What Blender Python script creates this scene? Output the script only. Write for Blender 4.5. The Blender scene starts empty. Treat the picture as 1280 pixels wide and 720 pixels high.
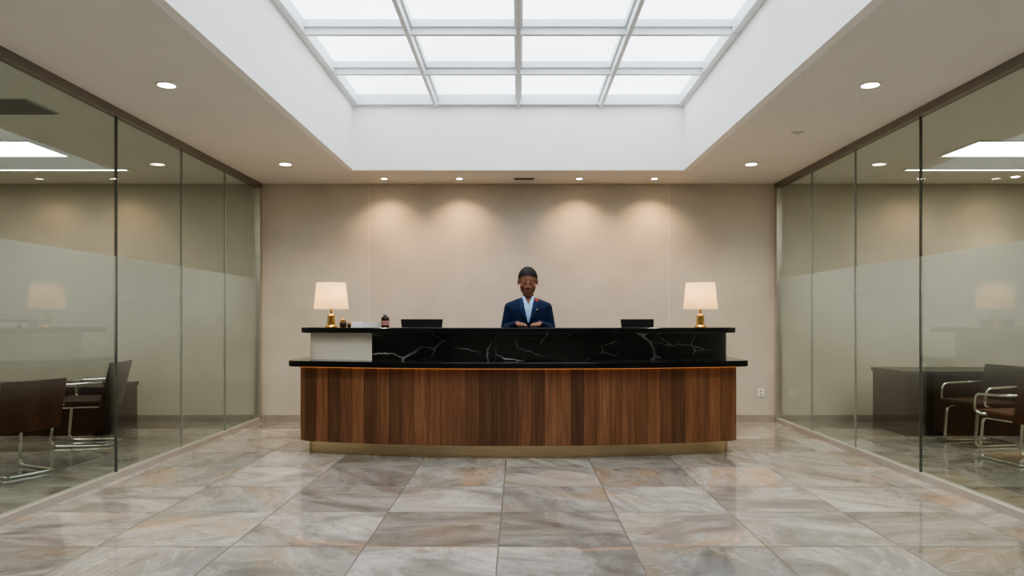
import bpy, bmesh, math, random
from mathutils import Vector, Matrix
from mathutils.bvhtree import BVHTree
random.seed(4)
C = bpy.context.scene.collection
F = 935.0; H = 1.12; VX = 648.0; VY = 399.0

# ------------------------------------------------------------------ materials
def nt(name):
    m = bpy.data.materials.new(name); m.use_nodes = True
    t = m.node_tree; t.nodes.clear()
    out = t.nodes.new('ShaderNodeOutputMaterial')
    return m, t, out
def N(t, typ, **kw):
    n = t.nodes.new(typ)
    for k, v in kw.items(): setattr(n, k, v)
    return n
def math_n(t, op, a, b=None, c=None, clamp=False):
    n = N(t, 'ShaderNodeMath', operation=op); n.use_clamp = clamp
    for i, v in enumerate((a, b, c)):
        if v is None: continue
        if isinstance(v, (int, float)): n.inputs[i].default_value = v
        else: t.links.new(v, n.inputs[i])
    return n.outputs[0]
def mixc(t, fac, a, b, bt='MIX'):
    n = N(t, 'ShaderNodeMix', data_type='RGBA', blend_type=bt)
    for s, v in ((n.inputs[0], fac), (n.inputs[6], a), (n.inputs[7], b)):
        if isinstance(v, (int, float)): s.default_value = v
        elif isinstance(v, tuple): s.default_value = (*v, 1) if len(v) == 3 else v
        else: t.links.new(v, s)
    return n.outputs[2]
def ramp(t, fac, stops):
    r = N(t, 'ShaderNodeValToRGB'); e = r.color_ramp.elements
    while len(e) < len(stops): e.new(0.5)
    for i, (p, c) in enumerate(stops):
        e[i].position = p; e[i].color = (*c, 1)
    t.links.new(fac, r.inputs[0]); return r.outputs[0]
def maprange(t, v, a, b, c=0.0, d=1.0, smooth=False):
    n = N(t, 'ShaderNodeMapRange'); n.interpolation_type = 'SMOOTHSTEP' if smooth else 'LINEAR'
    t.links.new(v, n.inputs[0])
    for i, x in enumerate((a, b, c, d)): n.inputs[i+1].default_value = x
    return n.outputs[0]
def simple(name, col, rough=0.5, metal=0.0, var=0.12, scale=6.0, bump=0.0, spec=None, aniso=None):
    m, t, out = nt(name)
    b = N(t, 'ShaderNodeBsdfPrincipled')
    tc = N(t, 'ShaderNodeTexCoord')
    no = N(t, 'ShaderNodeTexNoise'); no.inputs['Scale'].default_value = scale; no.inputs['Detail'].default_value = 5
    if aniso:
        mp = N(t, 'ShaderNodeMapping'); mp.inputs['Scale'].default_value = aniso
        t.links.new(tc.outputs['Object'], mp.inputs[0]); t.links.new(mp.outputs[0], no.inputs['Vector'])
    else: t.links.new(tc.outputs['Object'], no.inputs['Vector'])
    lo = tuple(c*(1-var) for c in col); hi = tuple(min(1, c*(1+var)) for c in col)
    cc = ramp(t, no.outputs[0], [(0.3, lo), (0.7, hi)])
    t.links.new(cc, b.inputs['Base Color'])
    b.inputs['Roughness'].default_value = rough; b.inputs['Metallic'].default_value = metal
    if spec is not None: b.inputs['Specular IOR Level'].default_value = spec
    if bump:
        bp = N(t, 'ShaderNodeBump'); bp.inputs['Strength'].default_value = bump; bp.inputs['Distance'].default_value = 0.01
        t.links.new(no.outputs[0], bp.inputs['Height']); t.links.new(bp.outputs[0], b.inputs['Normal'])
    t.links.new(b.outputs[0], out.inputs[0]); return m
def emit(name, col, s, var=0.03):
    m, t, out = nt(name)
    tc = N(t, 'ShaderNodeTexCoord'); no = N(t, 'ShaderNodeTexNoise'); no.inputs['Scale'].default_value = 0.6
    t.links.new(tc.outputs['Object'], no.inputs[0])
    cc = ramp(t, no.outputs[0], [(0.3, tuple(c*(1-var) for c in col)), (0.7, col)])
    e = N(t, 'ShaderNodeEmission'); t.links.new(cc, e.inputs[0]); e.inputs[1].default_value = s
    t.links.new(e.outputs[0], out.inputs[0]); return m

def floor_mat():
    m, t, out = nt('marble_floor_tiles')
    L = t.links.new
    g = N(t, 'ShaderNodeNewGeometry'); sp = N(t, 'ShaderNodeSeparateXYZ'); L(g.outputs['Position'], sp.inputs[0])
    u = math_n(t, 'DIVIDE', math_n(t, 'ADD', sp.outputs[0], 0.098), 0.66)
    v = math_n(t, 'DIVIDE', math_n(t, 'SUBTRACT', sp.outputs[1], 4.345), 0.66)
    fu = math_n(t, 'FLOOR', u); fv = math_n(t, 'FLOOR', v)
    cb = N(t, 'ShaderNodeCombineXYZ'); L(fu, cb.inputs[0]); L(fv, cb.inputs[1])
    wn = N(t, 'ShaderNodeTexWhiteNoise', noise_dimensions='3D'); L(cb.outputs[0], wn.inputs['Vector'])
    sc = N(t, 'ShaderNodeVectorMath', operation='SCALE'); L(wn.outputs['Color'], sc.inputs[0]); sc.inputs['Scale'].default_value = 30
    rot = N(t, 'ShaderNodeVectorRotate', rotation_type='Z_AXIS'); L(g.outputs['Position'], rot.inputs['Vector'])
    ang = math_n(t, 'MULTIPLY_ADD', wn.outputs['Value'], 2.4, -0.4); L(ang, rot.inputs['Angle'])
    mp = N(t, 'ShaderNodeMapping'); mp.inputs['Scale'].default_value = (1.0, 1.9, 1); L(rot.outputs[0], mp.inputs[0])
    ad = N(t, 'ShaderNodeVectorMath', operation='ADD'); L(mp.outputs[0], ad.inputs[0]); L(sc.outputs[0], ad.inputs[1])
    def noise(s, det, ro, di):
        n = N(t, 'ShaderNodeTexNoise'); L(ad.outputs[0], n.inputs['Vector'])
        n.inputs['Scale'].default_value = s; n.inputs['Detail'].default_value = det
        n.inputs['Roughness'].default_value = ro; n.inputs['Distortion'].default_value = di
        return n.outputs[0]
    sx = N(t, 'ShaderNodeSeparateColor'); L(wn.outputs['Color'], sx.inputs[0])
    base = ramp(t, noise(1.5, 10, .64, .9), [(0.28, (.14, .122, .108)), (0.43, (.25, .226, .204)), (0.55, (.36, .333, .303)), (0.72, (.54, .51, .47))])
    cool = math_n(t, 'MULTIPLY', maprange(t, sx.outputs[0], .45, .8, 0, 1), maprange(t, noise(1.2, 4, .5, .5), .45, .65, 0, .55, True))
    base = mixc(t, cool, base, (.27, .28, .285))
    warm = math_n(t, 'MULTIPLY', maprange(t, noise(1.0, 5, .6, .6), .48, .66, 0, .7, True), maprange(t, sx.outputs[2], .25, .9, .15, 1))
    c1 = mixc(t, warm, base, (.40, .265, .15))
    n3 = noise(1.5, 5, .6, .6)
    vein = maprange(t, math_n(t, 'ABSOLUTE', math_n(t, 'SUBTRACT', n3, .5)), 0, .022, .26, 0, True)
    c2 = mixc(t, vein, c1, (.60, .57, .53))
    n4 = noise(1.8, 6, .6, .8)
    vein2 = maprange(t, math_n(t, 'ABSOLUTE', math_n(t, 'SUBTRACT', n4, .45)), 0, .012, .42, 0, True)
    c3 = mixc(t, vein2, c2, (.15, .115, .09))
    br = math_n(t, 'MULTIPLY_ADD', sx.outputs[1], .50, .80)
    vm = N(t, 'ShaderNodeVectorMath', operation='SCALE'); L(c3, vm.inputs[0]); L(br, vm.inputs['Scale'])
    def edge(a, w):
        f = math_n(t, 'FRACT', a)
        d = math_n(t, 'MINIMUM', f, math_n(t, 'SUBTRACT', 1.0, f))
        return math_n(t, 'LESS_THAN', d, w)
    gr = math_n(t, 'MAXIMUM', edge(u, .0055), edge(v, .0085))
    fin = mixc(t, gr, vm.outputs[0], (.10, .085, .07))
    b = N(t, 'ShaderNodeBsdfPrincipled'); L(fin, b.inputs['Base Color'])
    L(math_n(t, 'MULTIPLY_ADD', gr, .4, math_n(t, 'MULTIPLY_ADD', n3, .08, .01)), b.inputs['Roughness'])
    b.inputs['Specular IOR Level'].default_value = 1.0
    L(b.outputs[0], out.inputs[0]); return m

def wood_mat():
    m, t, out = nt('walnut_boards'); L = t.links.new
    tc = N(t, 'ShaderNodeTexCoord'); sp = N(t, 'ShaderNodeSeparateXYZ'); L(tc.outputs['Object'], sp.inputs[0])
    bd = math_n(t, 'DIVIDE', sp.outputs[0], .105)
    wn = N(t, 'ShaderNodeTexWhiteNoise', noise_dimensions='1D'); L(math_n(t, 'FLOOR', bd), wn.inputs['W'])
    cb = N(t, 'ShaderNodeCombineXYZ')
    L(math_n(t, 'MULTIPLY_ADD', wn.outputs['Value'], 9, math_n(t, 'MULTIPLY', sp.outputs[0], 30)), cb.inputs[0])
    L(math_n(t, 'MULTIPLY', sp.outputs[1], 24), cb.inputs[1])
    L(math_n(t, 'MULTIPLY', sp.outputs[2], 1.5), cb.inputs[2])
    n = N(t, 'ShaderNodeTexNoise'); L(cb.outputs[0], n.inputs['Vector']); n.inputs['Scale'].default_value = 1.3
    n.inputs['Detail'].default_value = 8; n.inputs['Roughness'].default_value = .62; n.inputs['Distortion'].default_value = .5
    c = ramp(t, n.outputs[0], [(.25, (.098, .040, .020)), (.5, (.170, .074, .036)), (.75, (.26, .124, .063))])
    vm = N(t, 'ShaderNodeVectorMath', operation='SCALE'); L(c, vm.inputs[0]); L(math_n(t, 'MULTIPLY_ADD', wn.outputs['Value'], .85, .56), vm.inputs['Scale'])
    f = math_n(t, 'FRACT', bd); d = math_n(t, 'MINIMUM', f, math_n(t, 'SUBTRACT', 1.0, f))
    sm = math_n(t, 'LESS_THAN', d, .016)
    fin = mixc(t, math_n(t, 'MULTIPLY', sm, .7), vm.outputs[0], (.02, .01, .006))
    b = N(t, 'ShaderNodeBsdfPrincipled'); L(fin, b.inputs['Base Color']); b.inputs['Roughness'].default_value = .36
    L(b.outputs[0], out.inputs[0]); return m

def black_marble():
    m, t, out = nt('black_marble'); L = t.links.new
    tc = N(t, 'ShaderNodeTexCoord')
    n = N(t, 'ShaderNodeTexNoise'); n.inputs['Scale'].default_value = 2.2; n.inputs['Detail'].default_value = 6; n.inputs['Roughness'].default_value = .65; L(tc.outputs['Object'], n.inputs['Vector'])
    sub = N(t, 'ShaderNodeVectorMath', operation='SCALE'); L(n.outputs['Color'], sub.inputs[0]); sub.inputs['Scale'].default_value = .16
    ad = N(t, 'ShaderNodeVectorMath', operation='ADD'); L(tc.outputs['Object'], ad.inputs[0]); L(sub.outputs[0], ad.inputs[1])
    def vor(s, w, st, rz, sc3):
        mp = N(t, 'ShaderNodeMapping'); mp.inputs['Scale'].default_value = sc3; mp.inputs['Rotation'].default_value = (0, rz, 0); L(ad.outputs[0], mp.inputs[0])
        v = N(t, 'ShaderNodeTexVoronoi', feature='DISTANCE_TO_EDGE'); v.inputs['Scale'].default_value = s; L(mp.outputs[0], v.inputs['Vector'])
        return maprange(t, v.outputs['Distance'], 0, w, st, 0, True)
    n2 = N(t, 'ShaderNodeTexNoise'); n2.inputs['Scale'].default_value = 3.0; L(tc.outputs['Object'], n2.inputs['Vector'])
    mk = maprange(t, n2.outputs[0], .40, .58, 0, 1)
    mk2 = maprange(t, n2.outputs[0], .36, .50, 1, 0)
    f = math_n(t, 'MAXIMUM', math_n(t, 'MULTIPLY', vor(1.7, .020, .85, .5, (.7, 1, 1.6)), mk), math_n(t, 'MULTIPLY', vor(2.6, .013, .40, -.8, (.8, 1, 1.8)), mk2))
    sp = N(t, 'ShaderNodeSeparateXYZ'); L(tc.outputs['Object'], sp.inputs[0])
    c = mixc(t, f, (.007, .007, .008), (.42, .41, .40))
    for xs in (-.185, 1.15):
        s = math_n(t, 'LESS_THAN', math_n(t, 'ABSOLUTE', math_n(t, 'SUBTRACT', sp.outputs[0], xs)), .003)
        c = mixc(t, s, c, (.06, .06, .06))
    b = N(t, 'ShaderNodeBsdfPrincipled'); L(c, b.inputs['Base Color']); b.inputs['Roughness'].default_value = .06
    b.inputs['Specular IOR Level'].default_value = .9
    L(b.outputs[0], out.inputs[0]); return m

def plaster():
    m, t, out = nt('beige_plaster'); L = t.links.new
    g = N(t, 'ShaderNodeNewGeometry')
    def no(s, d):
        n = N(t, 'ShaderNodeTexNoise'); n.inputs['Scale'].default_value = s; n.inputs['Detail'].default_value = d; L(g.outputs['Position'], n.inputs['Vector']); return n.outputs[0]
    c = ramp(t, no(2.2, 10), [(.3, (.525, .468, .392)), (.7, (.62, .56, .475))])
    sp = N(t, 'ShaderNodeSeparateXYZ'); L(g.outputs['Position'], sp.inputs[0])
    for xs in (-1.636, 1.645):
        s = math_n(t, 'LESS_THAN', math_n(t, 'ABSOLUTE', math_n(t, 'SUBTRACT', sp.outputs[0], xs)), .004)
        c = mixc(t, s, c, (.70, .64, .555))
    b = N(t, 'ShaderNodeBsdfPrincipled'); L(c, b.inputs['Base Color']); b.inputs['Roughness'].default_value = .75
    bp = N(t, 'ShaderNodeBump'); bp.inputs['Strength'].default_value = .15; bp.inputs['Distance'].default_value = .01
    L(no(14, 6), bp.inputs['Height']); L(bp.outputs[0], b.inputs['Normal'])
    L(b.outputs[0], out.inputs[0]); return m

def glass_mat():
    m, t, out = nt('partition_glass'); L = t.links.new
    tr = N(t, 'ShaderNodeBsdfTransparent'); tr.inputs[0].default_value = (.85, .90, .875, 1)
    gl = N(t, 'ShaderNodeBsdfGlossy'); gl.inputs['Roughness'].default_value = .01; gl.inputs[0].default_value = (1, 1, 1, 1)
    g = N(t, 'ShaderNodeNewGeometry'); sp = N(t, 'ShaderNodeSeparateXYZ'); L(g.outputs['Position'], sp.inputs[0])
    dt = N(t, 'ShaderNodeVectorMath', operation='DOT_PRODUCT'); L(g.outputs['Incoming'], dt.inputs[0]); L(g.outputs['Normal'], dt.inputs[1])
    om = math_n(t, 'SUBTRACT', 1.0, math_n(t, 'ABSOLUTE', dt.outputs['Value']))
    fres = math_n(t, 'MULTIPLY_ADD', math_n(t, 'POWER', om, 5.0), .9, .05)
    z = sp.outputs[2]
    band = math_n(t, 'MULTIPLY', maprange(t, z, .55, 1.40, 0, .40, True), math_n(t, 'LESS_THAN', z, 1.56))
    no = N(t, 'ShaderNodeTexNoise'); no.inputs['Scale'].default_value = 200; L(g.outputs['Position'], no.inputs['Vector'])
    band = math_n(t, 'MULTIPLY', band, maprange(t, no.outputs[0], 0, 1, .9, 1.1))
    df = N(t, 'ShaderNodeBsdfDiffuse'); df.inputs[0].default_value = (.53, .585, .555, 1)
    tl = N(t, 'ShaderNodeBsdfTranslucent'); tl.inputs[0].default_value = (.53, .585, .555, 1)
    fm = N(t, 'ShaderNodeMixShader'); L(df.outputs[0], fm.inputs[1]); L(tl.outputs[0], fm.inputs[2])
    a = N(t, 'ShaderNodeMixShader'); L(band, a.inputs[0]); L(tr.outputs[0], a.inputs[1]); L(fm.outputs[0], a.inputs[2])
    bfac = N(t, 'ShaderNodeMixShader'); L(fres, bfac.inputs[0]); L(a.outputs[0], bfac.inputs[1]); L(gl.outputs[0], bfac.inputs[2])
    L(bfac.outputs[0], out.inputs[0]); return m

def shade_mat():
    m, t, out = nt('linen_shade'); L = t.links.new
    tc = N(t, 'ShaderNodeTexCoord'); w = N(t, 'ShaderNodeTexNoise'); w.inputs['Scale'].default_value = 90; L(tc.outputs['Object'], w.inputs[0])
    c = ramp(t, w.outputs[0], [(.3, (.86, .71, .49)), (.7, (.95, .81, .58))])
    d = N(t, 'ShaderNodeBsdfDiffuse'); L(c, d.inputs[0]); tl = N(t, 'ShaderNodeBsdfTranslucent'); L(c, tl.inputs[0])
    mx = N(t, 'ShaderNodeMixShader'); mx.inputs[0].default_value = .5; L(d.outputs[0], mx.inputs[1]); L(tl.outputs[0], mx.inputs[2])
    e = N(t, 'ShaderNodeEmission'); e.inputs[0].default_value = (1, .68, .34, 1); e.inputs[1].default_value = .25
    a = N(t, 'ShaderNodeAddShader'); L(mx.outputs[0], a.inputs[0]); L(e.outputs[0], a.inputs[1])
    L(a.outputs[0], out.inputs[0]); return m

M = dict(
 floor=floor_mat(), wood=wood_mat(), bmarble=black_marble(), plaster=plaster(), glass=glass_mat(), shade=shade_mat(),
 ceil=simple('ceiling_paint', (.77, .74, .70), .8, var=.02, scale=2),
 shaft=simple('white_paint', (.90, .88, .85), .7, var=.02, scale=2),
 skyframe=simple('skylight_frame_paint', (.72, .75, .77), .4, var=.02),
 blackstone=simple('black_countertop_stone', (.008, .008, .009), .12, var=.4, scale=20),
 cream=simple('cream_panel', (.80, .75, .64), .5, var=.04),
 brass=simple('brushed_brass', (.64, .52, .34), .30, 1.0, var=.12, aniso=(1, 1, 60)),
 gold=simple('polished_brass', (.80, .52, .20), .2, 1.0, var=.05),
 bronze=simple('bronze_frame_metal', (.24, .215, .19), .4, .5, var=.06),
 post=simple('brushed_steel_post', (.58, .55, .50), .3, .8, var=.06),
 track=simple('floor_track_metal', (.50, .46, .41), .45, .4, var=.05),
 joint=simple('dark_joint', (.05, .06, .05), .4, var=.1),
 joint2=simple('pale_joint', (.24, .26, .23), .4, var=.1),
 baseb=simple('stone_baseboard', (.36, .315, .27), .4, var=.15, scale=5),
 chrome=simple('chrome', (.75, .74, .72), .12, 1.0, var=.03),
 leather=simple('brown_leather', (.085, .034, .020), .5, var=.2, scale=30, bump=.2, spec=.25),
 leather2=simple('dark_leather', (.035, .019, .014), .5, var=.2, scale=30, bump=.2, spec=.25),
 desk=simple('dark_desk_veneer', (.018, .010, .008), .35, var=.25, aniso=(3, 3, 40), spec=.3),
 black=simple('black_plastic', (.008, .008, .009), .7, var=.1, spec=.15),
 screen=simple('screen_glass', (.01, .012, .016), .1, var=.1),
 white=simple('white_plastic', (.8, .79, .76), .4, var=.02),
 paper=simple('white_paper', (.82, .82, .80), .7, var=.03),
 amber=simple('dark_amber_glass', (.035, .012, .008), .1, var=.2),
 label=simple('reddish_label', (.42, .19, .16), .6, var=.1),
 vent=simple('vent_grey', (.45, .43, .40), .5, var=.05),
 ventdark=simple('vent_slot', (.05, .05, .05), .6, var=.05),
 skin=simple('brown_skin', (.25, .116, .070), .52, var=.05, scale=12, spec=.3),
 lip=simple('lip', (.25, .082, .066), .45, var=.1),
 brow=simple('soft_brow', (.065, .030, .019), .7, var=.1),
 hair=simple('black_hair', (.014, .011, .010), .6, var=.4, scale=60, bump=.3, spec=.25),
 navy=simple('navy_wool', (.009, .019, .056), .8, var=.15, scale=80, bump=.1, spec=.2),
 navy2=simple('navy_lapel', (.013, .026, .076), .75, var=.12, scale=80, spec=.2),
 shirt=simple('light_blue_cotton', (.38, .55, .80), .7, var=.06, scale=20),
 red=simple('coral_petals', (.60, .10, .06), .5, var=.2, scale=40),
 led=emit('warm_led', (1, .40, .12), .5),
 dl=emit('downlight_lens', (1, .82, .6), 14.0),
 panel=emit('panel_diffuser', (1, .93, .82), 6.0),
 sky=emit('skylight_opal_glass', (.86, .94, 1.0), 1.65, var=.2),
 bulb=emit('bulb_glow', (1, .7, .4), 6.0),
)

# ------------------------------------------------------------------ helpers
def add_obj(name, me, mat=None, parent=None, loc=(0, 0, 0), smooth=False, **props):
    o = bpy.data.objects.new(name, me); C.objects.link(o)
    if mat is not None:
        for mm in (mat if isinstance(mat, list) else [mat]): me.materials.append(mm)
    o.location = loc
    if parent: o.parent = parent
    if smooth:
        for p in me.polygons: p.use_smooth = True
    for k, v in props.items(): o[k] = v
    return o
def mesh(name, V, Fc, mat, **kw):
    me = bpy.data.meshes.new(name); me.from_pydata([tuple(v) for v in V], [], Fc); me.update()
    bm = bmesh.new(); bm.from_mesh(me); bmesh.ops.recalc_face_normals(bm, faces=bm.faces); bm.to_mesh(me); bm.free()
    return add_obj(name, me, mat, **kw)
def boxgeo(x0, x1, y0, y1, z0, z1):
    V = [(x, y, z) for x in (x0, x1) for y in (y0, y1) for z in (z0, z1)]
    return V, [(0, 1, 3, 2), (4, 6, 7, 5), (0, 4, 5, 1), (2, 3, 7, 6), (0, 2, 6, 4), (1, 5, 7, 3)]
def merge(geos):
    V, Fc = [], []
    for v, f in geos:
        o = len(V); V += list(v); Fc += [tuple(i+o for i in x) for x in f]
    return V, Fc
def box(name, x0, x1, y0, y1, z0, z1, mat, bevel=0, **kw):
    o = mesh(name, *boxgeo(x0, x1, y0, y1, z0, z1), mat, **kw)
    if bevel: bv(o, bevel)
    return o
def bv(o, w, seg=2):
    b = o.modifiers.new('bevel', 'BEVEL'); b.width = w; b.segments = seg; b.limit_method = 'ANGLE'; b.angle_limit = .6
    return o
def lathe(profile, seg=40):
    V, Fc = [], []
    for r, z in profile:
        for i in range(seg):
            a = 2*math.pi*i/seg; V.append((r*math.cos(a), r*math.sin(a), z))
    for k in range(len(profile)-1):
        for i in range(seg):
            j = (i+1) % seg; Fc.append((k*seg+i, k*seg+j, (k+1)*seg+j, (k+1)*seg+i))
    Fc.append(tuple(range(seg))[::-1]); n = (len(profile)-1)*seg; Fc.append(tuple(range(n, n+seg)))
    return V, Fc
def tube(pts, radii, seg=14, ref=(1, 0, 0)):
    pts = [Vector(p) for p in pts]; V, Fc = [], []
    if not isinstance(radii, (list, tuple)): radii = [radii]*len(pts)
    n = len(pts); ref = Vector(ref)
    for i, p in enumerate(pts):
        t = (pts[min(i+1, n-1)] - pts[max(i-1, 0)]).normalized()
        s = ref - t*ref.dot(t)
        if s.length < .05: s = Vector((0, 1, 0)) - t*t.y
        if s.length < .05: s = Vector((0, 0, 1)) - t*t.z
        s.normalize(); o = t.cross(s); r = radii[i]; ra, rb = r if isinstance(r, (tuple, list)) else (r, r)
        for k in range(seg):
            a = 2*math.pi*k/seg; V.append(p + s*ra*math.cos(a) + o*rb*math.sin(a))
    for i in range(n-1):
        for k in range(seg):
            j = (k+1) % seg; Fc.append((i*seg+k, i*seg+j, (i+1)*seg+j, (i+1)*seg+k))
    Fc.append(tuple(range(seg))[::-1]); Fc.append(tuple(range((n-1)*seg, n*seg)))
    return V, Fc
def roundpath(pts, r, n=6):
    pts = [Vector(p) for p in pts]; out = [pts[0]]
    for i in range(1, len(pts)-1):
        a = (pts[i-1]-pts[i]); b = (pts[i+1]-pts[i]); rr = min(r, a.length*.45, b.length*.45)
        p0 = pts[i]+a.normalized()*rr; p2 = pts[i]+b.normalized()*rr
        for k in range(n+1):
            s = k/n; out.append(p0*(1-s)**2 + pts[i]*2*s*(1-s) + p2*s*s)
    out.append(pts[-1]); return out
def ell(c, r, seg=20, rings=14):
    V, Fc = [], []
    for i in range(1, rings):
        th = math.pi*i/rings
        for k in range(seg):
            a = 2*math.pi*k/seg
            V.append((c[0]+r[0]*math.sin(th)*math.cos(a), c[1]+r[1]*math.sin(th)*math.sin(a), c[2]+r[2]*math.cos(th)))
    for i in range(rings-2):
        for k in range(seg):
            j = (k+1) % seg; Fc.append((i*seg+k, i*seg+j, (i+1)*seg+j, (i+1)*seg+k))
    t = len(V); V.append((c[0], c[1], c[2]+r[2])); b = len(V); V.append((c[0], c[1], c[2]-r[2]))
    for k in range(seg):
        j = (k+1) % seg; Fc.append((t, k, j)); o = (rings-2)*seg; Fc.append((b, o+j, o+k))
    return V, Fc
def xf(geo, mat4):
    return [tuple(mat4 @ Vector(v)) for v in geo[0]], geo[1]
def empty(name, loc, label, category, **kw):
    e = bpy.data.objects.new(name, None); C.objects.link(e); e.location = loc; e.empty_display_size = .1
    e['label'] = label; e['category'] = category
    for k, v in kw.items(): e[k] = v
    return e
S = dict(kind='structure')

# ------------------------------------------------------------------ shell
W = 2.83; YB = 8.18; ZC = 2.60; XO = 6.4; YF = -2.2
SX = 1.64; SY0 = 1.1; SY1 = 7.42; ZS = 3.25
box('floor', -XO, XO, YF, YB, -.1, 0, M['floor'], label='polished beige and grey marble floor tiles', **S)
box('wall_back', -XO-.1, XO+.1, YB, YB+.12, 0, 2.7, M['plaster'], label='beige plaster wall with faint vertical seams', **S)
box('wall_front', -XO-.1, XO+.1, YF-.12, YF, 0, 2.7, M['plaster'], label='beige plaster wall', **S)
box('wall_left', -XO-.12, -XO, YF, YB, 0, 2.7, M['plaster'], label='beige plaster office side wall', **S)
box('wall_right', XO, XO+.12, YF, YB, 0, 2.7, M['plaster'], label='beige plaster office side wall', **S)
g = merge([boxgeo(-XO, -SX-.06, YF, YB, ZC, ZC+.1), boxgeo(SX+.06, XO, YF, YB, ZC, ZC+.1),
           boxgeo(-SX-.06, SX+.06, YF, SY0-.06, ZC, ZC+.1), boxgeo(-SX-.06, SX+.06, SY1+.06, YB, ZC, ZC+.1)])
n1 = len(g[1])
g2 = merge([boxgeo(-SX-.06, -SX, SY0-.06, SY1+.06, ZC-.001, ZS+.1), boxgeo(SX, SX+.06, SY0-.06, SY1+.06, ZC-.001, ZS+.1),
            boxgeo(-SX, SX, SY1, SY1+.06, ZC-.001, ZS+.1), boxgeo(-SX, SX, SY0-.06, SY0, ZC-.001, ZS+.1)])
o = mesh('ceiling', *merge([g, g2]), [M['ceil'], M['shaft']], label='off-white ceiling with a white skylight well', **S)
for i, p in enumerate(o.data.polygons): p.material_index = 1 if i >= n1 else 0

# skylight
w1 = box('window_1', -SX, SX, SY0, SY1, ZS+.085, ZS+.10, M['sky'], label='frosted skylight glazing glowing with daylight', **S)
gs = []
rows = [SY1-.9*k for k in range(1, 7)]
for y in rows: gs += [boxgeo(-SX, SX, y-.045-.06, y+.045-.06, ZS+.03, ZS+.084), boxgeo(-SX, SX, y-.02-.06, y+.02-.06, ZS-.02, ZS+.03)]
for x in (-.815, 0, .815): gs += [boxgeo(x-.032, x+.032, SY0, SY1, ZS+.028, ZS+.083), boxgeo(x-.016, x+.016, SY0, SY1, ZS-.04, ZS+.028)]
gs += [boxgeo(-SX, -SX+.06, SY0, SY1, ZS-.016, ZS+.083), boxgeo(SX-.06, SX, SY0, SY1, ZS-.016, ZS+.083),
       boxgeo(-SX+.06, SX-.06, SY1-.06, SY1, ZS-.014, ZS+.083), boxgeo(-SX+.06, SX-.06, SY0, SY0+.06, ZS-.014, ZS+.083)]
mesh('frame', *merge(gs), M['skyframe'], parent=w1, label='white skylight glazing bars')

# baseboards
box('baseboard_back', -W+.05, W-.05, YB-.018, YB, 0, .075, M['baseb'], label='brown stone baseboard', **S)
box('baseboard_left', -XO, -W-.05, YB-.018, YB, 0, .075, M['baseb'], label='brown stone baseboard', **S)
box('baseboard_right', W+.05, XO, YB-.018, YB, 0, .075, M['baseb'], label='brown stone baseboard', **S)

# glass partitions
wn_ = 2; tn = 1
for sgn in (-1, 1):
    x = sgn*W
    js = [YF, .6, 3.1, 5.26, 6.28, 7.21, 8.12]
    for a, b in zip(js[:-1], js[1:]):
        box('window_%d' % wn_, x-.006, x+.006, a+.002, b-.002, .04, ZC-.05, M['glass'], label='floor-to-ceiling glass partition with a frosted band', **S); wn_ += 1
    for i, j in enumerate(js[1:-1]):
        big = j == 5.26; hw = .006 if big else .004
        box('trim_%d' % tn, x-.008, x+.008, j-hw, j+hw, .04, ZC-.05, M['joint'] if big or i < 2 else M['joint2'], label='slim vertical glass joint', **S); tn += 1
    box('trim_%d' % tn, x-.03, x+.03, YF, YB, ZC-.055, ZC, M['bronze'], label='bronze metal head channel', **S); tn += 1
    box('trim_%d' % tn, x-.03, x+.03, YF, YB, 0, .045, M['track'], label='metal floor track', **S); tn += 1
    box('trim_%d' % tn, x-.03, x+.03, YB-.07, YB, .04, ZC-.05, M['post'], label='brushed metal wall post', **S); tn += 1

# ------------------------------------------------------------------ downlights
def downlight(x, y, power, group, spot=math.radians(95), label='round recessed downlight with warm glow in the ceiling', blend=.6, r=.042, tilt=0, col=(1, .78, .52)):
    e = empty('recessed_downlight', (x, y, ZC), label, 'light', group=group)
    mesh('trim_ring', *lathe([(r*1.25, 0), (r*1.25, -.006), (r, -.006), (r, -.001), (r*.99, -.001)]), M['white'], parent=e, smooth=False)
    mesh('lens', *lathe([(r*.97, -.0065), (r*.97, -.0035), (.001, -.0035)]), M['dl'], parent=e)
    l = bpy.data.lights.new('spot', 'SPOT'); l.energy = power; l.spot_size = spot; l.spot_blend = blend; l.color = col; l.shadow_soft_size = .03
    lo = bpy.data.objects.new('bulb', l); C.objects.link(lo); lo.parent = e; lo.location = (0, 0, -.012); lo.rotation_euler = (tilt, 0, 0)
for x in (-1.41, -.62, .64, 1.43): downlight(x, 7.86, 21, 'wall-washing downlights above the reception desk', r=.03, spot=math.radians(115), blend=1.0, tilt=math.radians(10), col=(1, .62, .31))
for x in (-2.22, 2.22):
    for y in (2.3, 4.72, 7.13): downlight(x, y, 36, 'downlights along the lobby ceiling', r=.052, spot=math.radians(125), blend=1.0, col=(1, .83, .62))
downlight(5.15, 7.75, 10, 'downlights in the offices', r=.04)

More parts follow.
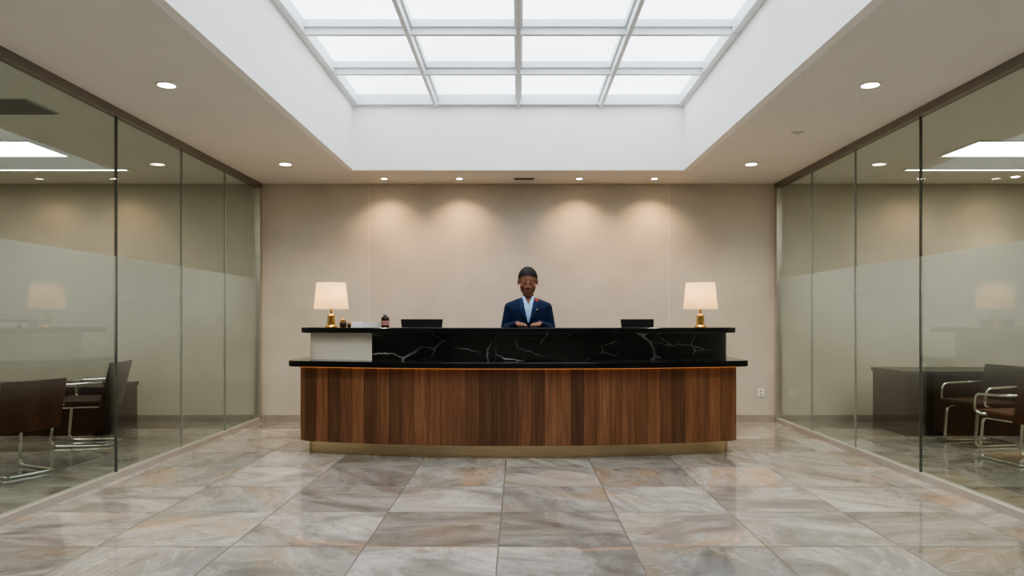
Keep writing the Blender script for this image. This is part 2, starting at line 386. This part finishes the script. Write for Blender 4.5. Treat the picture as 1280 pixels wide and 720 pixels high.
# office ceiling lights
def ceil_panel(x0, x1, y0, y1, label, grp):
    e = empty('ceiling_light_panel', ((x0+x1)/2, (y0+y1)/2, ZC), label, 'light', group=grp)
    hx, hy = (x1-x0)/2, (y1-y0)/2
    mesh('frame', *merge([boxgeo(-hx, hx, -hy, -hy+.02, -.012, 0), boxgeo(-hx, hx, hy-.02, hy, -.012, 0), boxgeo(-hx, -hx+.02, -hy+.02, hy-.02, -.012, 0), boxgeo(hx-.02, hx, -hy+.02, hy-.02, -.012, 0)]), M['white'], parent=e)
    box('diffuser', -hx+.02, hx-.02, -hy+.02, hy-.02, -.008, -.001, M['panel'], parent=e)
GP = 'office ceiling light panels'; LP = 'flat white ceiling light panel in an office'
ceil_panel(-5.25, -4.05, 6.18, 6.78, LP, GP)
ceil_panel(3.8, 5.0, 6.18, 6.78, LP, GP)
ceil_panel(4.05, 5.25, 5.25, 5.70, LP, GP)
ceil_panel(-5.25, -4.05, 3.3, 3.9, LP, GP)  # added panel, out of view, to brighten the left office
ceil_panel(4.05, 5.25, 3.0, 3.6, LP, GP)  # extra unseen panel, put in as fill light for the right office
ceil_panel(-6.2, -3.84, 7.33, 7.42, 'long thin linear ceiling light in an office', 'office linear ceiling lights')
ceil_panel(3.8, 6.2, 7.33, 7.42, 'long thin linear ceiling light in an office', 'office linear ceiling lights')

def vent(x, y, w, d, label):
    e = empty('air_vent', (x, y, ZC), label, 'vent')
    box('frame', -w/2, w/2, -d/2, d/2, -.008, 0, M['vent'], parent=e)
    n = max(3, int(d/.03)); gs = [boxgeo(-w/2+.012, w/2-.012, -d/2+d*(i+.3)/n, -d/2+d*(i+.7)/n, -.011, -.004) for i in range(n)]
    mesh('slats', *merge(gs), M['ventdark'], parent=e)
vent(.06, 7.86, .22, .07, 'small grey slotted air vent in the ceiling')
vent(-3.55, 5.2, .5, .36, 'grey slotted square air vent in the office ceiling')
e = empty('ceiling_sensor', (2.205, 5.91, ZC), 'small white rectangular ceiling sensor', 'sensor')
bv(box('housing', -.045, .045, -.02, .02, -.014, 0, M['white'], parent=e), .004)
box('lens', -.012, .012, -.01, .01, -.018, -.012, M['vent'], parent=e)
# outlet
ox, oz = (951-VX)*YB/F, H-(491-VY)*YB/F
e = empty('wall_outlet', (ox, YB, oz), 'white double wall socket on the beige wall', 'outlet')
bv(box('cover_plate', -.035, .035, -.008, 0, -.045, .045, M['white'], parent=e), .003)
for s in (-1, 1):
    mesh('socket', *xf(lathe([(.014, -.001), (.014, .002), (.001, .002)], 20), Matrix.Translation((0, -.008, s*.019)) @ Matrix.Rotation(math.pi/2, 4, 'X')), M['vent'], parent=e)

# ------------------------------------------------------------------ reception desk
CYC = 12.18
def outline(w, yf, r, yback, n=48):
    R = CYC-yf
    cx = w-r; cy = CYC-math.sqrt((R-r)**2-(w-r)**2)
    a_t = math.atan2(cy-CYC, cx)
    half = []
    a0 = -math.pi/2
    for i in range(n+1):
        a = a0+(a_t-a0)*i/n; half.append((R*math.cos(a), CYC+R*math.sin(a)))
    for i in range(1, 11):
        a = a_t+(0-a_t)*i/10; half.append((cx+r*math.cos(a), cy+r*math.sin(a)))
    half.append((w, yback))
    return [(-x, y) for x, y in half[::-1]] + half[1:]
def slab(name, w, yf, r, yback, backR_y, z0, z1, mat, **kw):
    P = outline(w, yf, r, yback)
    Rb = CYC-backR_y
    n = 24; back = []
    for i in range(1, n):
        x = w-2*w*i/n; back.append((x, CYC-math.sqrt(Rb*Rb-x*x)))
    yb_end = CYC-math.sqrt(Rb*Rb-w*w)
    P[0] = (-w, yb_end); P[-1] = (w, yb_end)
    P = P+back; m = len(P)
    V = [(x, y, z0) for x, y in P]+[(x, y, z1) for x, y in P]
    Fc = [tuple(range(m))[::-1], tuple(range(m, 2*m))]+[(i, (i+1) % m, (i+1) % m+m, i+m) for i in range(m)]
    return mesh(name, V, Fc, mat, **kw)
def strip(name, P, th, z0, z1, mat, **kw):
    m = len(P); In = []
    for i in range(m):
        a = Vector(P[max(i-1, 0)]); b = Vector(P[min(i+1, m-1)]); t = (b-a).normalized()
        nrm = Vector((-t.y, t.x)); In.append((P[i][0]+nrm.x*th, P[i][1]+nrm.y*th))
    V = [(x, y, z) for z in (z0, z1) for x, y in P]+[(x, y, z) for z in (z0, z1) for x, y in In]
    Fc = []
    for i in range(m-1):
        Fc += [(i, i+1, i+1+m, i+m), (2*m+i, 3*m+i, 3*m+i+1, 2*m+i+1), (m+i, m+i+1, 3*m+i+1, 3*m+i), (i, 2*m+i, 2*m+i+1, i+1)]
    Fc += [(0, m, 3*m, 2*m), (m-1, 3*m-1, 4*m-1, 2*m-1)]
    return mesh(name, V, Fc, mat, **kw)
D = empty('reception_desk', (0, 0, 0), 'curved walnut reception desk with black marble top and brass plinth', 'reception desk')
slab('plinth', 1.785, 6.04, .14, 6.7, 6.52, 0, .105, M['brass'], parent=D, label='brushed brass plinth')
slab('wood_front', 1.845, 5.98, .12, 6.7, 6.55, .105, .727, M['wood'], parent=D, label='vertical walnut boards')
P = [p for p in outline(1.870, 5.955, .12, 6.6)]
strip('light_strip', P, .022, .7222, .727, M['led'], parent=D, label='glowing amber light strip under the ledge')
bv(slab('ledge', 1.93, 5.90, .14, 6.6, 6.6, .7275, .777, M['blackstone'], parent=D, label='polished black stone ledge'), .005)
P = outline(1.80, 6.14, .10, 6.6)
PL = [p for p in P if p[0] < -1.24]; PL.append((-1.227, CYC-math.sqrt((CYC-6.14)**2-1.227**2)))
PR = [PL[-1]]+[p for p in P if p[0] > -1.22]
strip('cream_panel', PL, .03, .7775, 1.004, M['cream'], parent=D, label='cream upper panel')
strip('marble_panel', PR, .03, .7775, 1.004, M['bmarble'], parent=D, label='black marble panel with white veins')
bv(slab('countertop', 1.865, 6.05, .14, 6.6, 6.56, 1.005, 1.05, M['blackstone'], parent=D, label='polished black stone countertop'), .005)
for s in (-1, 1):
    a, b = (.5, 1.72)
    x0, x1 = (a, b) if s > 0 else (-b, -a)
    wd = empty('work_table', ((x0+x1)/2, 7.12, 0), 'dark low work table behind the reception counter', 'table', group='staff work tables')
    hw = (x1-x0)/2
    box('tabletop', -hw, hw, -.19, .19, .70, .74, M['desk'], parent=wd, bevel=.004)
    box('cabinet', -hw+.02, -hw+.42, -.16, .16, 0, .70, M['desk'], parent=wd, bevel=.004)
    box('side_panel', hw-.05, hw-.02, -.16, .16, 0, .70, M['desk'], parent=wd)
ZT = 1.05

# ------------------------------------------------------------------ table lamps
def lamp(px, label):
    y = 6.42; e = empty('table_lamp', ((px-VX)*y/F, y, ZT), label, 'lamp', group='table lamps on the reception counter')
    mesh('lamp_base', *lathe([(.050, 0), (.050, .010), (.044, .015), (.036, .018), (.034, .022), (.031, .098), (.029, .106), (.016, .114), (.010, .118), (.009, .17), (.002, .172)]), M['gold'], parent=e, smooth=False, label='brass cylindrical lamp base')
    sh = lathe([(.145, .158), (.122, .382), (.1205, .382), (.1435, .158)], 56)
    V, Fc = sh; Fc = Fc[:-2]; n = 56
    Fc += [(3*n+i, 3*n+(i+1) % n, (i+1) % n, i) for i in range(n)]
    mesh('lamp_shade', V, Fc, M['shade'], parent=e, smooth=True, label='cream fabric drum shade')
    mesh('bulb', *ell((0, 0, .25), (.028, .028, .04)), M['bulb'], parent=e, smooth=True)
    l = bpy.data.lights.new('bulb', 'POINT'); l.energy = 4.5; l.color = (1, .70, .40); l.shadow_soft_size = .035
    lo = bpy.data.objects.new('bulb_light', l); C.objects.link(lo); lo.parent = e; lo.location = (0, 0, .25)
lamp(414, 'lit brass table lamp beside small jars on the counter')
lamp(875.5, 'lit brass table lamp alone at the counter end')

# monitors
def monitor(px, w, grp, label):
    y = 7.05; e = empty('computer_monitor', ((px-VX)*y/F, y, .74), label, 'monitor', group=grp)
    R = Matrix.Translation((0, 0, .255)) @ Matrix.Rotation(math.radians(-12), 4, 'X')
    V, Fc = boxgeo(-w, w, -.012, .012, -.125, .125)
    V = [(x*(1 if z > 0 else .86), y_, z) for x, y_, z in V]
    mesh('casing', *xf(merge([(V, Fc), boxgeo(-.13, .13, -.03, -.012, -.09, .06)]), R), M['black'], parent=e)
    mesh('screen', *xf(boxgeo(-w*.83, w*.83, .0121, .0135, -.115, .115), R), M['screen'], parent=e)
    mesh('stand', *tube([(0, -.02, .006), (0, -.035, .12), (0, -.022, .24)], [(.03, .012)]*3), M['black'], parent=e)
    bv(box('foot', -.1, .1, -.09, .07, 0, .012, M['black'], parent=e), .004)
monitor(527, .198, 'computer monitors behind the counter', 'black computer monitor beside the white papers and bottle')
monitor(797, .156, 'computer monitors behind the counter', 'black computer monitor near the lone brass lamp')

# small counter things
def at(px, y): return ((px-VX)*y/F, y, ZT)
e = empty('small_jar', at(429, 6.40), 'small dark glass jar with a brass lid beside the lamp', 'jar')
mesh('body', *lathe([(.024, 0), (.03, .006), (.031, .04), (.022, .05), (.002, .05)]), M['amber'], parent=e, smooth=True)
mesh('lid', *lathe([(.023, .05), (.023, .064), (.012, .07), (.010, .078), (.002, .08)]), M['gold'], parent=e)
e = empty('small_pot', at(437, 6.33), 'tiny black lidded pot on the counter', 'pot')
mesh('body', *lathe([(.014, 0), (.018, .004), (.019, .025), (.002, .026)]), M['black'], parent=e)
mesh('lid', *lathe([(.019, .026), (.019, .034), (.004, .037), (.004, .043), (.002, .044)]), M['gold'], parent=e)
x, y, z = at(459, 6.42)
e = empty('paper_stack', (x, y, z), 'short stack of white papers beside the bottle', 'paper')
gs = []
for i in range(10):
    M4 = Matrix.Rotation(random.uniform(-.06, .06), 4, 'Z')
    gs.append(xf(boxgeo(-.105, .105, -.07, .07, i*.004, i*.004+.0036), M4))
mesh('sheets', *merge(gs), M['paper'], parent=e)
e = empty('card_holder', at(446, 6.26), 'white card holder in front of the paper stack', 'card holder')
mesh('tray', *merge([boxgeo(-.045, .045, -.02, .02, 0, .006), boxgeo(-.045, .045, .014, .02, .006, .05), boxgeo(-.045, .045, -.02, -.014, .006, .02)]), M['white'], parent=e)
box('cards', -.042, .042, -.012, .012, .006, .045, M['paper'], parent=e)
e = empty('glass_bottle', at(481.5, 6.36), 'dark amber bottle with a reddish label and pale cap', 'bottle')
mesh('body', *lathe([(.030, 0), (.034, .004), (.034, .078), (.031, .086), (.016, .095), (.014, .106), (.002, .106)]), M['amber'], parent=e, smooth=False)
mesh('label_band', *lathe([(.0345, .018), (.0348, .018), (.0348, .058), (.0345, .058)]), M['label'], parent=e, smooth=False)
mesh('cap', *lathe([(.016, .104), (.016, .122), (.014, .126), (.002, .126)]), M['vent'], parent=e)

# ------------------------------------------------------------------ office furniture
def chair(x, y, rot, mat, label, grp, sc=.95):
    e = empty('office_chair', (x, y, 0), label, 'chair', group=grp); e.rotation_euler = (0, 0, rot); e.scale = (sc, sc, sc)
    V, Fc = boxgeo(-.25, .25, -.26, .22, .38, .44)
    bv(mesh('seat', V, Fc, mat, parent=e), .025, 4)
    Vb = []; Fb = []
    rows_ = [(.20, .36), (.225, .47), (.25, .58), (.275, .69), (.295, .78)]
    nx = 9
    for side in (0, 1):
        for (yy, zz) in rows_:
            for i in range(nx):
                u = -1+2*i/(nx-1); Vb.append((u*.26, yy+.035*(1-u*u)-.03+side*.04, zz))
    nr = len(rows_); o2 = nr*nx
    for r in range(nr-1):
        for i in range(nx-1):
            a = r*nx+i; Fb += [(a, a+1, a+nx+1, a+nx), (o2+a, o2+a+nx, o2+a+nx+1, o2+a+1)]
    for i in range(nx-1):
        a = i; b = (nr-1)*nx+i; Fb += [(a, o2+a, o2+a+1, a+1), (b, b+1, o2+b+1, o2+b)]
    for r in range(nr-1):
        a = r*nx; b = r*nx+nx-1; Fb += [(a, a+nx, o2+a+nx, o2+a), (b, o2+b, o2+b+nx, b+nx)]
    bv(mesh('backrest', Vb, Fb, mat, parent=e), .012, 3)
    pts = [(-.2, .20, .375), (-.2, -.22, .37), (-.2, -.25, .013), (-.2, .24, .013), (.2, .24, .013), (.2, -.25, .013), (.2, -.22, .37), (.2, .20, .375)]
    mesh('frame', *merge([tube(roundpath(pts, .07), .013, 10, ref=(.3, .3, 1)), tube([(-.2, -.05, .372), (.2, -.05, .372)], .011, 8)]), M['chrome'], parent=e, smooth=True, label='chrome cantilever tube frame')
    for s in (-1, 1):
        pa = [(s*.245, .22, .60), (s*.29, .05, .59), (s*.29, -.20, .58), (s*.28, -.22, .41), (s*.235, -.10, .405)]
        mesh('armrest', *tube(roundpath(pa, .06), .012, 10, ref=(.3, .3, 1)), M['chrome'], parent=e, smooth=True, label='chrome loop armrest')
G = 'cantilever chairs in the offices'
chair(-3.68, 5.45, math.radians(-115), M['leather'], 'brown leather cantilever chair close to the glass partition', G, .88)
chair(-3.86, 6.72, math.radians(-80), M['leather2'], 'dark leather cantilever chair facing the low office desk', G)
chair(4.16, 6.72, math.radians(-80), M['leather2'], 'dark leather cantilever chair beside the dark office desk', G, .9)
chair(3.95, 5.86, math.radians(-172), M['leather'], 'brown leather cantilever chair with chrome legs', G, .9)
def odesk(x0, x1, y0, y1, h, label):
    e = empty('office_desk', ((x0+x1)/2, (y0+y1)/2, 0), label, 'desk', group='dark office desks')
    hx, hy = (x1-x0)/2, (y1-y0)/2
    box('desktop', -hx, hx, -hy, hy, h-.04, h, M['desk'], parent=e, bevel=.004)
    box('side_panel', -hx+.01, -hx+.05, -hy+.02, hy-.02, 0, h-.04, M['desk'], parent=e)
    box('side_panel', hx-.05, hx-.01, -hy+.02, hy-.02, 0, h-.04, M['desk'], parent=e)
    box('front_panel', -hx+.05, hx-.05, -hy+.03, -hy+.06, 0, h-.04, M['desk'], parent=e)
odesk(3.70, 5.3, 7.15, 7.85, .62, 'dark brown boxy office desk against the wall')
odesk(-5.6, -3.98, 7.15, 7.85, .47, 'low black boxy office desk against the wall')

# ------------------------------------------------------------------ person
PX, PY = .090, 6.86
def remesh(name, geos, vox, mat, smooth_it=3, **kw):
    V, Fc = merge(geos); tmp = mesh('tmp', V, Fc, None)
    r = tmp.modifiers.new('r', 'REMESH'); r.mode = 'VOXEL'; r.voxel_size = vox
    s = tmp.modifiers.new('s', 'SMOOTH'); s.iterations = smooth_it; s.factor = .5
    dg = bpy.context.evaluated_depsgraph_get(); me = bpy.data.meshes.new_from_object(tmp.evaluated_get(dg)); me.name = name
    bpy.data.objects.remove(tmp, do_unlink=True); me.materials.clear()
    return add_obj(name, me, mat, smooth=True, **kw)
HC = Vector((-.004, -.035, 1.462)); HR = Matrix.Translation(HC) @ Matrix.Rotation(math.radians(17), 4, 'X') @ Matrix.Diagonal((1.14, 1.06, 1.06, 1))
head = [ell((0, .012, .028), (.074, .093, .092)), ell((0, -.020, -.040), (.064, .066, .076)), ell((0, -.060, -.098), (.024, .020, .020)),
        ell((0, -.012, -.07), (.058, .05, .04)), ell((0, -.045, -.075), (.042, .036, .036)),
        tube([(0, -.076, .022), (0, -.085, -.005), (0, -.093, -.028)], [.011, .012, .013]), ell((0, -.091, -.031), (.014, .012, .010)),
        ell((.014, -.085, -.034), (.010, .011, .008)), ell((-.014, -.085, -.034), (.010, .011, .008)),
        ell((.022, -.066, .024), (.026, .012, .010)), ell((-.022, -.066, .024), (.026, .012, .010)),
        ell((.034, -.055, -.022), (.028, .027, .032)), ell((-.034, -.055, -.022), (.028, .027, .032)),
        ell((.030, -.068, .006), (.0175, .0135, .0140)), ell((-.030, -.068, .006), (.0175, .0135, .0140)),
        ell((0, -.074, -.064), (.027, .016, .018)),
        ell((.075, .010, -.004), (.008, .018, .030)), ell((-.075, .010, -.004), (.008, .018, .030))]
head = [xf(g_, HR) for g_ in head]
body = list(head)
body += [tube([(0, -.005, 1.40), (0, .005, 1.34), (0, .01, 1.28)], [.050, .050, .066]),
         tube([(0, 0, .80), (0, 0, .88), (0, 0, 1.0), (0, 0, 1.12), (0, 0, 1.2), (0, 0, 1.26), (0, .005, 1.29)],
              [(.155, .105), (.165, .112), (.125, .09), (.14, .105), (.150, .112), (.135, .092), (.075, .062)], 24)]
def hand(s):
    g = []
    wr = Vector((s*.095, -.255, 1.082)); d = Vector((-s*.30, -.95, -.06)).normalized(); lat = Vector((-s*.95, .30, 0)).normalized()
    kn = wr+d*.085; up = Vector((0, 0, 1))
    kn.z = 1.070
    g.append(tube([wr-d*.03, wr, wr+d*.03, wr+d*.06, kn+d*.004], [(.023, .019), (.024, .017), (.033, .016), (.037, .015), (.034, .011)], 16, ref=lat))
    for off, ln, r in ((.027, .070, .0085), (.009, .078, .0088), (-.010, .072, .0084), (-.028, .056, .0075)):
        p0 = kn+lat*off-d*.012; dd = (d+lat*off*2.5).normalized()
        p1 = p0+dd*(.012+ln*.45)+up*.006; p2 = p1+dd*ln*.32-up*.006; p3 = p2+dd*ln*.23-up*.006
        g.append(tube([p0, p1, p2, p3], [r*1.05, r, r*.92, r*.75], 10, ref=lat)); g.append(ell(tuple(p3), (r*.75,)*3, 10, 8))
    t0 = wr+d*.02+lat*.022; t1 = t0+d*.03+lat*.022-up*.003; t2 = t1+d*.03+lat*.006-up*.004
    g.append(tube([t0, t1, t2], [.013, .011, .0085], 10, ref=up)); g.append(ell(tuple(t2), (.0085,)*3, 10, 8))
    return wr, d, g
hands = {}
for s in (-1, 1):
    wr, d, g_ = hand(s); hands[s] = (wr, d); body += g_
    sh = Vector((s*.155, .012, 1.225)); el = Vector((s*.205, .018, 1.015))
    body.append(tube([sh, (sh+el)/2, el], [.038, .038, .034])); body.append(ell(tuple(el), (.034,)*3))
    body.append(tube([el, el.lerp(wr, .4), wr], [.034, .034, .021])); body.append(ell(tuple(sh), (.038,)*3))
    body.append(tube([(s*.085, 0, .86), (s*.088, 0, .65), (s*.088, 0, .47), (s*.088, .01, .33), (s*.088, .015, .09)], [.088, .074, .052, .052, .032]))
    body.append(ell((s*.088, .01, .06), (.034, .05, .045))); body.append(tube([(s*.088, .03, .035), (s*.09, -.06, .035), (s*.092, -.14, .025)], [(.032, .03), (.038, .026), (.03, .018)]))
person = remesh('person', body, .0036, M['skin'], 5, loc=(PX, PY, 0))
person['label'] = 'person in navy blazer and light blue shirt, looking down behind counter'; person['category'] = 'person'
# jacket
jk = [tube([(0, 0, .80), (0, 0, .88), (0, 0, .98), (0, 0, 1.06), (0, -.004, 1.15), (0, -.004, 1.21), (0, .0, 1.255), (0, .006, 1.288), (0, .014, 1.312)],
           [(.180, .130), (.178, .130), (.152, .112), (.155, .118), (.170, .130), (.178, .127), (.172, .108), (.120, .084), (.070, .066)], 32)]
for s in (-1, 1):
    wr, d = hands[s]; sh = Vector((s*.166, .012, 1.226)); el = Vector((s*.208, .02, 1.02))
    jk.append(ell(tuple(sh), (.054, .060, .052))); jk.append(tube([(s*.05, .014, 1.292), (s*.11, .012, 1.266), (s*.17, .012, 1.236)], [.030, .036, .040]))
    jk.append(tube([sh, (sh+el)/2, el], [.053, .051, .047], 18)); jk.append(ell(tuple(el), (.047,)*3))
    we = wr-d*.012
    jk.append(tube([el, el.lerp(we, .5), we], [.047, .043, .030], 18))
jacket = remesh('jacket', jk, .005, M['navy'], 4, parent=person, label='navy blue tailored blazer')
def bvh(o): return BVHTree.FromPolygons([v.co[:] for v in o.data.vertices], [tuple(p.vertices) for p in o.data.polygons])
B1, B2 = bvh(jacket), bvh(person)
bm = bmesh.new(); bm.from_mesh(jacket.data)
dele = [v for v in bm.verts if v.co.z > 1.20 and v.co.y < .0 and abs(v.co.x) < .010+.050*(v.co.z-1.15)/.16]
bmesh.ops.delete(bm, geom=dele, context='VERTS'); bm.to_mesh(jacket.data); bm.free()
def proj(x, z, off):
    best = None
    for B in (B1, B2):
        if B is B2 and z > 1.335: continue
        h = B.ray_cast(Vector((x, -.6 if z < 1.0 else -.45, z)), Vector((0, 1, 0)))
        if h[0] is not None and h[0].y > -.17 and (best is None or h[0].y < best): best = h[0].y
    if best is None: best = -.03
    return (x, best-off, z)
def sheet(name, rows, off, mat, nx=7, th=.003, **kw):
    V, Fc = [], []
    for z, a, b in rows:
        for i in range(nx):
            x = a+(b-a)*i/(nx-1); V.append(proj(x, z, off))
    for r in range(len(rows)-1):
        for i in range(nx-1):
            q = r*nx+i; Fc.append((q, q+1, q+nx+1, q+nx))
    o = mesh(name, V, Fc, mat, parent=person, smooth=True, **kw)
    so = o.modifiers.new('s', 'SOLIDIFY'); so.thickness = th; so.offset = 0
    return o
def rows_lin(keys, n=14):
    out = []
    z0, z1 = keys[0][0], keys[-1][0]
    for i in range(n+1):
        z = z0+(z1-z0)*i/n
        for k in range(len(keys)-1):
            if keys[k][0] >= z >= keys[k+1][0] or k == len(keys)-2:
                s = (keys[k][0]-z)/(keys[k][0]-keys[k+1][0]); s = max(0, min(1, s))
                out.append((z, keys[k][1]*(1-s)+keys[k+1][1]*s, keys[k][2]*(1-s)+keys[k+1][2]*s)); break
    return out
for s in (-1, 1):
    def R_(k): return [(z, a*s, b*s) for z, a, b in rows_lin(k)]
    sheet('shirt_front', R_([(1.305, .026, .060), (1.25, .0, .046), (1.085, .0, .007)]), .003, M['shirt'], 7, label='light blue shirt front')
    sheet('shirt_collar', R_([(1.330, .034, .056), (1.30, .022, .058), (1.258, .020, .036)]), .008, M['shirt'], 5)
    sheet('lapel', R_([(1.308, .050, .076), (1.268, .043, .092), (1.262, .041, .080), (1.235, .036, .088), (1.16, .022, .060), (1.085, .004, .014)]), .009, M['navy2'], 7, .005, label='notched navy lapel')
def blob(name, geos, mat, **kw): return mesh(name, *merge(geos), mat, parent=person, smooth=True, **kw)
px_, py_, pz_ = proj(.074, 1.288, .013)
fl = [ell((px_+.012*math.cos(a), py_, pz_+.012*math.sin(a)), (.010, .004, .010), 10, 8) for a in [i*1.2566 for i in range(5)]]
blob('flower_pin', fl+[ell((px_, py_-.004, pz_), (.005, .004, .005), 10, 8)], M['red'], label='small coral flower brooch')
p_ = proj(.078, 1.205, .012); blob('lapel_pin', [ell(p_, (.007, .003, .005), 10, 8)], M['gold'], label='small gold pin')
p_ = proj(0, 1.076, .006); blob('button', [ell(p_, (.008, .004, .008), 12, 8)], M['black'])
remesh('trousers', [tube([(s*.085, 0, .87), (s*.092, 0, .62), (s*.092, .005, .4), (s*.092, .012, .07)], [.102, .09, .075, .062]) for s in (-1, 1)]+[tube([(0, 0, .78), (0, 0, .93)], [(.18, .125), (.165, .115)], 24)], .008, M['navy'], 3, parent=person, label='navy trousers')
for s in (-1, 1):
    remesh('shoe', [tube([(s*.088, .045, .04), (s*.09, -.06, .04), (s*.092, -.15, .028)], [(.038, .038), (.043, .032), (.034, .022)]), boxgeo(s*.09-.035, s*.09+.035, -.14, .07, .001, .02)], .006, M['black'], 2, parent=person)
def hx(g_): return xf(g_, HR)
V, Fc = ell((0, .015, .031), (.0785, .0965, .0965), 40, 28)
me = bpy.data.meshes.new('hair'); me.from_pydata(V, [], Fc); bm = bmesh.new(); bm.from_mesh(me)
n_ = Vector((0, .74, 1)).normalized(); p0 = Vector((0, -.080, .076))
bmesh.ops.bisect_plane(bm, geom=bm.verts[:]+bm.edges[:]+bm.faces[:], plane_co=p0, plane_no=n_, clear_inner=True)
bmesh.ops.recalc_face_normals(bm, faces=bm.faces); bm.to_mesh(me); bm.free()
Vh = [v.co[:] for v in me.vertices]; Fh = [tuple(p.vertices) for p in me.polygons]; bpy.data.meshes.remove(me)
mesh('hair', *merge([hx((Vh, Fh)), hx(ell((0, .118, .0), (.034, .032, .034)))]), M['hair'], parent=person, smooth=True, label='black hair pulled back into a low bun')
BH = bvh(person)
def face(x, z, off):
    o_ = HR @ Vector((x, -.2, z)); d_ = (HR.to_3x3() @ Vector((0, 1, 0))).normalized()
    h = BH.ray_cast(o_, d_); return h[0]-d_*off
UZ = (0, 0, 1)
for s in (-1, 1):
    blob('eyelash', [tube([face(s*a, z, .0002) for a, z in ((.017, -.003), (.022, -.0055), (.030, -.007), (.038, -.0065), (.044, -.003))], [.0006, .0012, .0014, .0012, .0006], 8, ref=UZ)], M['hair'])
    blob('eyebrow', [tube([face(s*a, z, .0002) for a, z in ((.013, .027), (.024, .031), (.036, .031), (.047, .026))], [.0012, .0018, .0015, .0007], 8, ref=UZ)], M['brow'])
    blob('earring', [hx(ell((s*.081, .004, -.036), (.004, .004, .005), 10, 8))], M['gold'])
blob('lips', [tube([face(a, z, -.0012) for a, z in ((-.024, -.064), (-.013, -.0605), (-.004, -.059), (0, -.0598), (.004, -.059), (.013, -.0605), (.024, -.064))], [.0012, .0036, .0042, .0036, .0042, .0036, .0012], 10, ref=UZ),
              tube([face(a, z, -.0012) for a, z in ((-.022, -.066), (-.012, -.0695), (0, -.071), (.012, -.0695), (.022, -.066))], [.0012, .0044, .0054, .0044, .0012], 10, ref=UZ)], M['lip'])

# ------------------------------------------------------------------ world + camera
w = bpy.data.worlds.new('World'); bpy.context.scene.world = w; w.use_nodes = True
bg = w.node_tree.nodes['Background']; bg.inputs[0].default_value = (.75, .82, .9, 1); bg.inputs[1].default_value = 1.0
cam = bpy.data.cameras.new('Camera'); co = bpy.data.objects.new('Camera', cam); C.objects.link(co)
co.location = (0, 0, H); co.rotation_euler = (math.pi/2, 0, 0)
cam.sensor_width = 36; cam.lens = F/1280*36; cam.shift_x = -(VX-640)/1280; cam.shift_y = (VY-360)/1280; cam.clip_start = .05
bpy.context.scene.camera = co
vs = bpy.context.scene.view_settings
vs.view_transform = 'AgX'; vs.look = 'AgX - Medium High Contrast'; vs.exposure = 1.35
